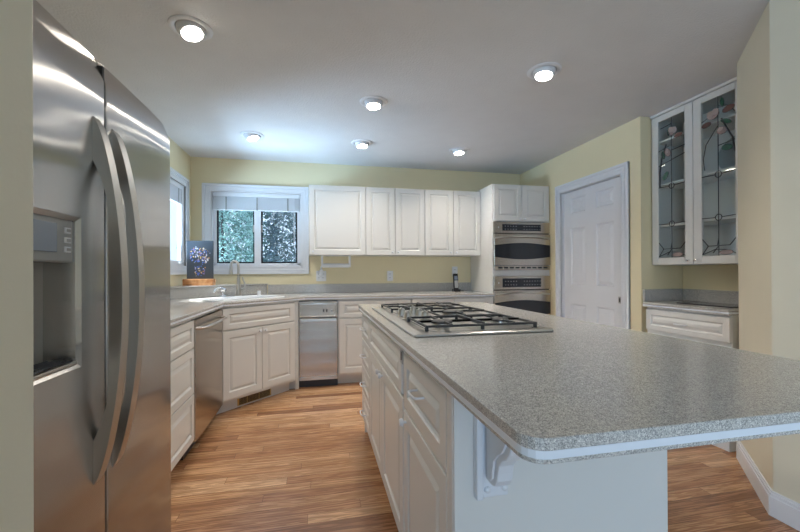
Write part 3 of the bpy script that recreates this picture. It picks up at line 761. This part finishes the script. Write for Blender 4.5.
grate(.560, 1.685, .855, 2.035, [(.68, 1.86)])
grate(.400, 2.055, .855, 2.375, [(.50, 2.21), (.76, 2.21)])
for (x, y) in ((.420, 1.90), (.415, 1.745), (.500, 1.975), (.500, 1.85), (.495, 1.735)):
    o = MB().lathe([(.026, .010), (.026, .014), (.020, .016), (.017, .042), (.014, .046), (.002, .047)], (x, y, 0), n=20).build('knob', steel_s, ck, smooth=True)
    MB().box(x-.004, y-.018, .04, x+.004, y+.018, .052).build('grip', steel_s, o, bevel=.002)

# ------------------------------------------------------------------ alcove base cabinet and glass cabinet
AX = 2.585
al = thing('base_cabinet', 'white alcove base cabinet with a wide drawer beneath the glass cabinet', 'cabinet', (AX, 2.57, 0), -PI/2)
AW = 2.57-1.932
MB().box(0, 0, .1, AW, .440, .866).build('body', white, al)
MB().box(0, -.03, 0, AW, .05, .1).build('toe_kick', trimw, al)
o = panelled(al, 'drawer', .006, .690, AW-.002, .850, .04); bar_pull(o, AW/2-.01, .765, w=.08, r=.0035)
for a, c in ((.01, AW/2-.012), (AW/2-.008, AW-.002)):
    o = panelled(al, 'door', a, .125, c, .660, .05); knob(o, (c-.03) if a < .1 else a+.03, .62)
at_ = thing('countertop', 'short grey speckled countertop in the alcove below the glass cabinet', 'countertop', (0, 0, 0))
po = [(2.555, 1.931), (3.033, 1.931), (3.033, 2.658), (2.628, 2.658), (2.617, 2.585), (2.555, 2.585)]
slab('top_layer', po, [], .886, .903, stonem, at_, .004)
slab('inlay_band', [(x+(.002 if x < 2.6 else 0), y) for x, y in po], [], .875, .886, band, at_)
slab('bottom_layer', po, [], .867, .875, stonem, at_)
MB().box(3.014, 1.931, .904, 3.033, 2.64, 1.0).box(2.628, 2.640, .904, 3.014, 2.658, 1.0).build('backsplash', stonem, at_, bevel=.002)
b = MB(); b.box(0, 0, 0, .30, .42, .006)
tp = thing('cutting_board', 'thin black glass cutting board lying on the alcove counter', 'cutting board', (2.70, 2.02, .9035))
MB().box(0, 0, 0, .25, .40, .007).build('glass_plate', ovglass, tp, bevel=.002)

gx = 2.735
gc = thing('glass_cabinet', 'white wall cabinet with two leaded stained glass rose doors', 'display cabinet', (gx, 2.655, 0), -PI/2)
GW = 2.655-1.935; GD = .295; gz0, gz1 = 1.198, 2.431
b = MB()
b.box(0, .0, gz0, .018, GD, gz1).box(GW-.018, 0, gz0, GW, GD, gz1).box(.018, 0, gz0, GW-.018, GD, gz0+.018).box(.018, 0, gz1-.03, GW-.018, GD, gz1).box(.018, GD-.01, gz0+.018, GW-.018, GD, gz1-.03)
b.build('body', white, gc)
for z in (1.515, 1.850, 2.205): MB().box(.018, .012, z-.009, GW-.018, GD-.01, z+.009).build('shelf', white, gc, bevel=.002)
MB().box(-.0, -.03, gz1-.02, GW, .0, gz1).build('top_moulding', white, gc, bevel=.003)
rose = [mat('pink_glass', (.36, .26, .24), .15), mat('green_glass', (.03, .10, .065), .15), mat('rust_glass', (.17, .085, .07), .15), mat('pale_pink_glass', (.46, .37, .35), .15)]
def gdoor(x0, x1, kx, flip):
    z0, z1 = gz0+.003, gz1-.024; fw_ = .062
    b = MB(); b.box(x0, -.02, z0, x0+fw_, -.001, z1).box(x1-fw_, -.02, z0, x1, -.001, z1).box(x0+fw_, -.02, z0, x1-fw_, -.001, z0+fw_-.006).box(x0+fw_, -.02, z1-fw_+.015, x1-fw_, -.001, z1)
    o = b.build('door', white, gc, bevel=.003)
    a, c, e, g = x0+fw_, x1-fw_, z0+fw_-.006, z1-fw_+.015
    MB().box(a, -.012, e, c, -.009, g).build('glass', cabg, o)
    b = MB(); w0 = c-a; xm = a+w0*.5; y = -.0135; r_ = .0030
    def T(pts, r=r_): b.tube([(p[0], y, p[1]) for p in pts], r, 6)
    T([(xm, e), (xm, g)])
    for z in (1.523, 1.822): T([(a, z+.004), (xm-.02, z)]); T([(xm+.02, z), (c, z+.004)]); T([(xm+.022*math.cos(t*PI/6), z+.022*math.sin(t*PI/6)) for t in range(13)])
    def X(u): return a+w0*(u if not flip else 1-u) if False else a+w0*u
    # arches at the foot
    T([(a, e+.12), (a+w0*.18, e+.07), (xm-.01, e+.07), (xm+w0*.0, e+.12)]); T([(a+w0*.18, e+.07), (a, e+.01)]); T([(a+w0*.33, e+.02), (xm, e+.07), (c-w0*.18, e+.07), (c, e+.12)])
    T([(a, e+.01), (a+w0*.4, e+.045), (c-w0*.3, e+.04), (c, e+.012)])
    cz = 2.23 if not flip else 2.27
    if flip:
        T([(a+.02, 1.87), (a+.01, 1.95), (a+.03, 2.05), (a+.09, 2.13), (xm, 2.16)]); T([(xm, 2.02), (c, 2.03)])
        T([(a, g-.14), (xm-.03, g-.11)]); T([(xm, g-.06), (c-.04, g-.09), (c, g-.15)])
        stem = [(c-.005, 1.95), (c-.02, 2.05), (c-.06, 2.13), (c-.09, 2.2)]
    else:
        T([(a, 2.12), (a+w0*.4, 2.14)]); T([(a, 2.0), (c, 2.05)]); T([(xm, 2.10), (c, 2.11)]); T([(a+.02, 2.3), (xm, g-.05)])
        stem = [(a+.01, 1.83), (a+.012, 1.95), (a+.03, 2.06), (a+.07, 2.16)]
    T(stem, .0055)
    def petal(cx_, cz_, rx, rz, rot, mi):
        n = 12; P_ = [(cx_+rx*math.cos(2*PI*i/n)*math.cos(rot)-rz*math.sin(2*PI*i/n)*math.sin(rot), cz_+rx*math.cos(2*PI*i/n)*math.sin(rot)+rz*math.sin(2*PI*i/n)*math.cos(rot)) for i in range(n)]
        P_ = [(min(max(px, a+.002), c-.002), min(max(pz, e+.002), g-.002)) for px, pz in P_]
        yo = -.0012 if mi == 3 else 0
        pt_ = MB().prism(P_, y-.0035+yo, y+.001+yo, 'Y').build('glass_leaf' if mi == 1 else 'glass_petal', rose[mi], gc)
        b2.tube([(px, y-.0025, pz) for px, pz in P_+[P_[0]]], .0016, 5)
    b2 = MB()
    if flip:
        petal(xm-.03, 2.245, .040, .030, .3, 0); petal(xm-.015, 2.262, .024, .022, -.4, 3); petal(xm-.052, 2.25, .02, .028, .2, 3)
        petal(xm+.03, 2.115, .036, .024, -.1, 0); petal(xm+.018, 2.128, .022, .016, .3, 3)
        petal(xm+.03, 2.31, .012, .034, .1, 1); petal(xm+.06, 1.99, .035, .02, -.2, 1); petal(xm+.055, 2.17, .04, .014, -.5, 1); petal(xm+.07, 2.25, .04, .022, .2, 2); petal(a+.035, 2.19, .033, .018, .1, 2)
    else:
        petal(xm+.01, 2.245, .038, .028, .3, 0); petal(xm+.0, 2.26, .022, .022, -.4, 3); petal(xm+.03, 2.25, .018, .026, .2, 3)
        petal(xm-.03, 2.09, .024, .034, .4, 0); petal(xm-.035, 2.105, .014, .022, .2, 3)
        petal(xm-.07, 2.08, .014, .032, .2, 1); petal(xm-.05, 1.91, .018, .036, -.6, 1); petal(xm+.06, 2.20, .034, .016, .1, 2); petal(xm-.02, 2.25, .012, .03, 0, 1)
    petal(xm+.05, e+.022, .045, .016, 0, 0)
    b.v, b.f, b.mi = b.v+b2.v, b.f+[tuple(i+len(b.v) for i in q_) for q_ in b2.f], b.mi+b2.mi
    b.build('leading', lead, o, smooth=True)
    kb = MB(); kb.lathe([(.004, 0), (.004, .012), (.010, .016), (.010, .022), (.003, .026)], (kx, -.02, z0+.03), (0, -1, 0), 12); kb.build('knob', chrome, o, smooth=True)
gdoor(.006, GW/2-.002, GW/2-.03, False); gdoor(GW/2+.002, GW-.006, GW/2+.03, True)
# clear plates standing inside on the shelves
for (y_, z_) in ((2.14, 1.859), ):
    b = MB(); b.lathe([(.0, 0), (.05, .002), (.115, .014), (.13, .018), (.126, .021), (.05, .008)], (0, 0, .13), (-1, 0, .15), 32)
    tag(b.build('glass_plate', glass('plate_glass', (.75, .8, .82)), None, smooth=True, loc=(2.93, y_, z_)), 'round clear glass plate standing on a shelf inside the stained glass cabinet', 'plate')

# ------------------------------------------------------------------ small wall things
def outlet(label, x, z, w_=.115, gang=2):
    t = thing('wall_outlet', label, 'outlet', (x, YB, z)); 
    MB().box(-w_/2, -.006, -.06, w_/2, 0, .06).build('cover_plate', plastic, t, bevel=.002)
    for g in range(gang):
        cx = (g-(gang-1)/2)*.046
        for s_ in (-1, 1):
            o = MB().box(cx-.016, -.009, s_*.022-.015, cx+.016, -.006, s_*.022+.015).build('socket', plastic, t, bevel=.003)
            MB().box(cx-.008, -.0098, s_*.022-.004, cx-.005, -.0085, s_*.022+.007).box(cx+.005, -.0098, s_*.022-.004, cx+.008, -.0085, s_*.022+.007).build('slot', dark, o)
    return t
outlet('double white outlet plate below the paper towel holder', .043, 1.110)
outlet('single white outlet plate in the middle of the back wall', .866, 1.106, .072, 1)
outlet('single white outlet plate behind the cordless phone', 1.700, 1.158, .072, 1)
pg = thing('plug_in_adapter', 'small white plug-in adapter in the double outlet', 'plug adapter', (.043, YB-.0102, 1.165))
MB().box(-.022, -.045, -.045, .022, 0, .02).build('body', plastic, pg, bevel=.005)
MB().lathe([(.012, 0), (.009, .03), (.003, .045)], (0, -.022, .02), (0, 0, 1), 12).build('tip', plastic, pg, smooth=True)
th = thing('paper_towel_holder', 'empty white paper towel holder mounted under the wall cabinet', 'paper towel holder', (.208, 4.40, 1.343))
for x in (-.155, .155): MB().prism([(-.022, 0), (.022, 0), (.018, -.13), (-.018, -.13)], x-.011, x+.011, 'X').build('arm', plastic, th, bevel=.003)
MB().cyl((-.147, 0, -.112), (.147, 0, -.112), .024).build('rod', plastic, th, smooth=True)
MB().box(-.165, -.03, -.006, .165, .03, -.0005).build('mounting_plate', plastic, th, bevel=.002)
# phone
ph = thing('cordless_phone', 'black cordless phone standing in its charger on the back counter', 'telephone', (1.640, 4.35, .9145))
MB().prism(rounded(-.045, -.045, .045, .045, .015), 0, .028).build('charger', blackp, ph, bevel=.004)
hs = MB().box(-.030, -.014, 0, .030, .014, .195).build('handset', blackp, ph, bevel=.006); hs.location = (0, .005, .022); hs.rotation_euler = (-.15, 0, 0)
MB().box(-.021, -.0155, .12, .021, -.013, .165).build('screen', lcd, hs)
MB().box(-.021, -.0155, .02, .021, -.013, .11).build('keypad', greyp, hs)
MB().tube([(.03, .02, .008), (.08, .01, .004), (.12, .05, .004), (.14, .15, .004), (.12, .185, .01)], .003, 6).build('cord', blackp, ph, smooth=True)

# ------------------------------------------------------------------ recessed ceiling lights
LT = [(-.640, 2.163, 'nearest the refrigerator, upper left', (.25, -.2)), (.418, 2.832, 'in the middle of the ceiling', (.0, -.1)), (1.420, 2.177, 'on the right side above the island', (-.12, -.1)),
      (-.588, 3.735, 'at the back left above the sink', (.3, -.1)), (.437, 3.755, 'at the back centre before the wall cabinets', (.05, -.1)), (1.460, 3.775, 'at the back right near the oven tower', (0, -.1))]
for (x, y, wh, tl) in LT:
    t = thing('recessed_light', 'lit round recessed ceiling spotlight '+wh, 'ceiling light', (x, y, H), 0, 'recessed ceiling lights')
    MB().lathe([(.105, 0), (.104, -.004), (.096, -.008), (.082, -.009), (.074, -.004), (.072, 0)], n=40).build('trim_ring', trimw, t, smooth=True)
    ax = Vector((tl[0], tl[1], -1)).normalized()
    e = MB().lathe([(.070, -.01), (.070, .008), (.064, .026), (.058, .036), (.052, .036), (.050, .030)], (0, 0, 0), ax, 36).build('eyeball', trimw, t, smooth=True)
    MB().lathe([(.049, .0302), (.046, .037), (.03, .041), (.002, .043)], (0, 0, 0), ax, 28).build('bulb', bulbm, e, smooth=True)
    L_ = light('spot', 'SPOT', tuple(ax*.052), ax, SPOT_W, WARM, spot_size=math.radians(140), spot_blend=.9, shadow_soft_size=.045)
    L_.parent = t

# ------------------------------------------------------------------ outside
struct('ground_outside', MB().box(-9, 4.8, -.5, 5, 12, -.4).box(-9, -2, -.5, -3.8, 4.8, -.4), mottled('lawn', (.05, .10, .03), (.09, .16, .05), 8, .9))
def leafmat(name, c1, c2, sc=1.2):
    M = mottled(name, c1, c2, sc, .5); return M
bark = mat('bark', (.03, .03, .03), .9, 0, .5, 30)
def tree(label, x, y, rx, rz, zc, n, m_, seed, size=.07):
    rd = random.Random(seed); t = thing('garden_tree', label, 'tree', (x, y, -.4))
    MB().tube([(0, 0, 0), (.05, 0, 1), (0, .05, zc+.4+rz*.5)], [.06, .04, .015], 10).build('trunk', bark, t, smooth=True)
    b = MB()
    for k in range(n):
        a = rd.random()*2*PI; c = rd.uniform(-1, 1); s = math.sqrt(1-c*c); r_ = rd.uniform(.55, 1)**.5
        p = Vector((rx*r_*s*math.cos(a), rx*.7*r_*s*math.sin(a), zc+.4+rz*r_*c))
        u_ = Vector((rd.gauss(0, 1), rd.gauss(0, 1), rd.gauss(0, 1))).normalized(); v_ = u_.orthogonal().normalized()
        l = size*rd.uniform(.6, 1.3)
        b.add([p, p+u_*l*.5+v_*l*.28, p+u_*l, p+u_*l*.5-v_*l*.28], [(0, 1, 2, 3)])
    b.build('foliage', m_, t)
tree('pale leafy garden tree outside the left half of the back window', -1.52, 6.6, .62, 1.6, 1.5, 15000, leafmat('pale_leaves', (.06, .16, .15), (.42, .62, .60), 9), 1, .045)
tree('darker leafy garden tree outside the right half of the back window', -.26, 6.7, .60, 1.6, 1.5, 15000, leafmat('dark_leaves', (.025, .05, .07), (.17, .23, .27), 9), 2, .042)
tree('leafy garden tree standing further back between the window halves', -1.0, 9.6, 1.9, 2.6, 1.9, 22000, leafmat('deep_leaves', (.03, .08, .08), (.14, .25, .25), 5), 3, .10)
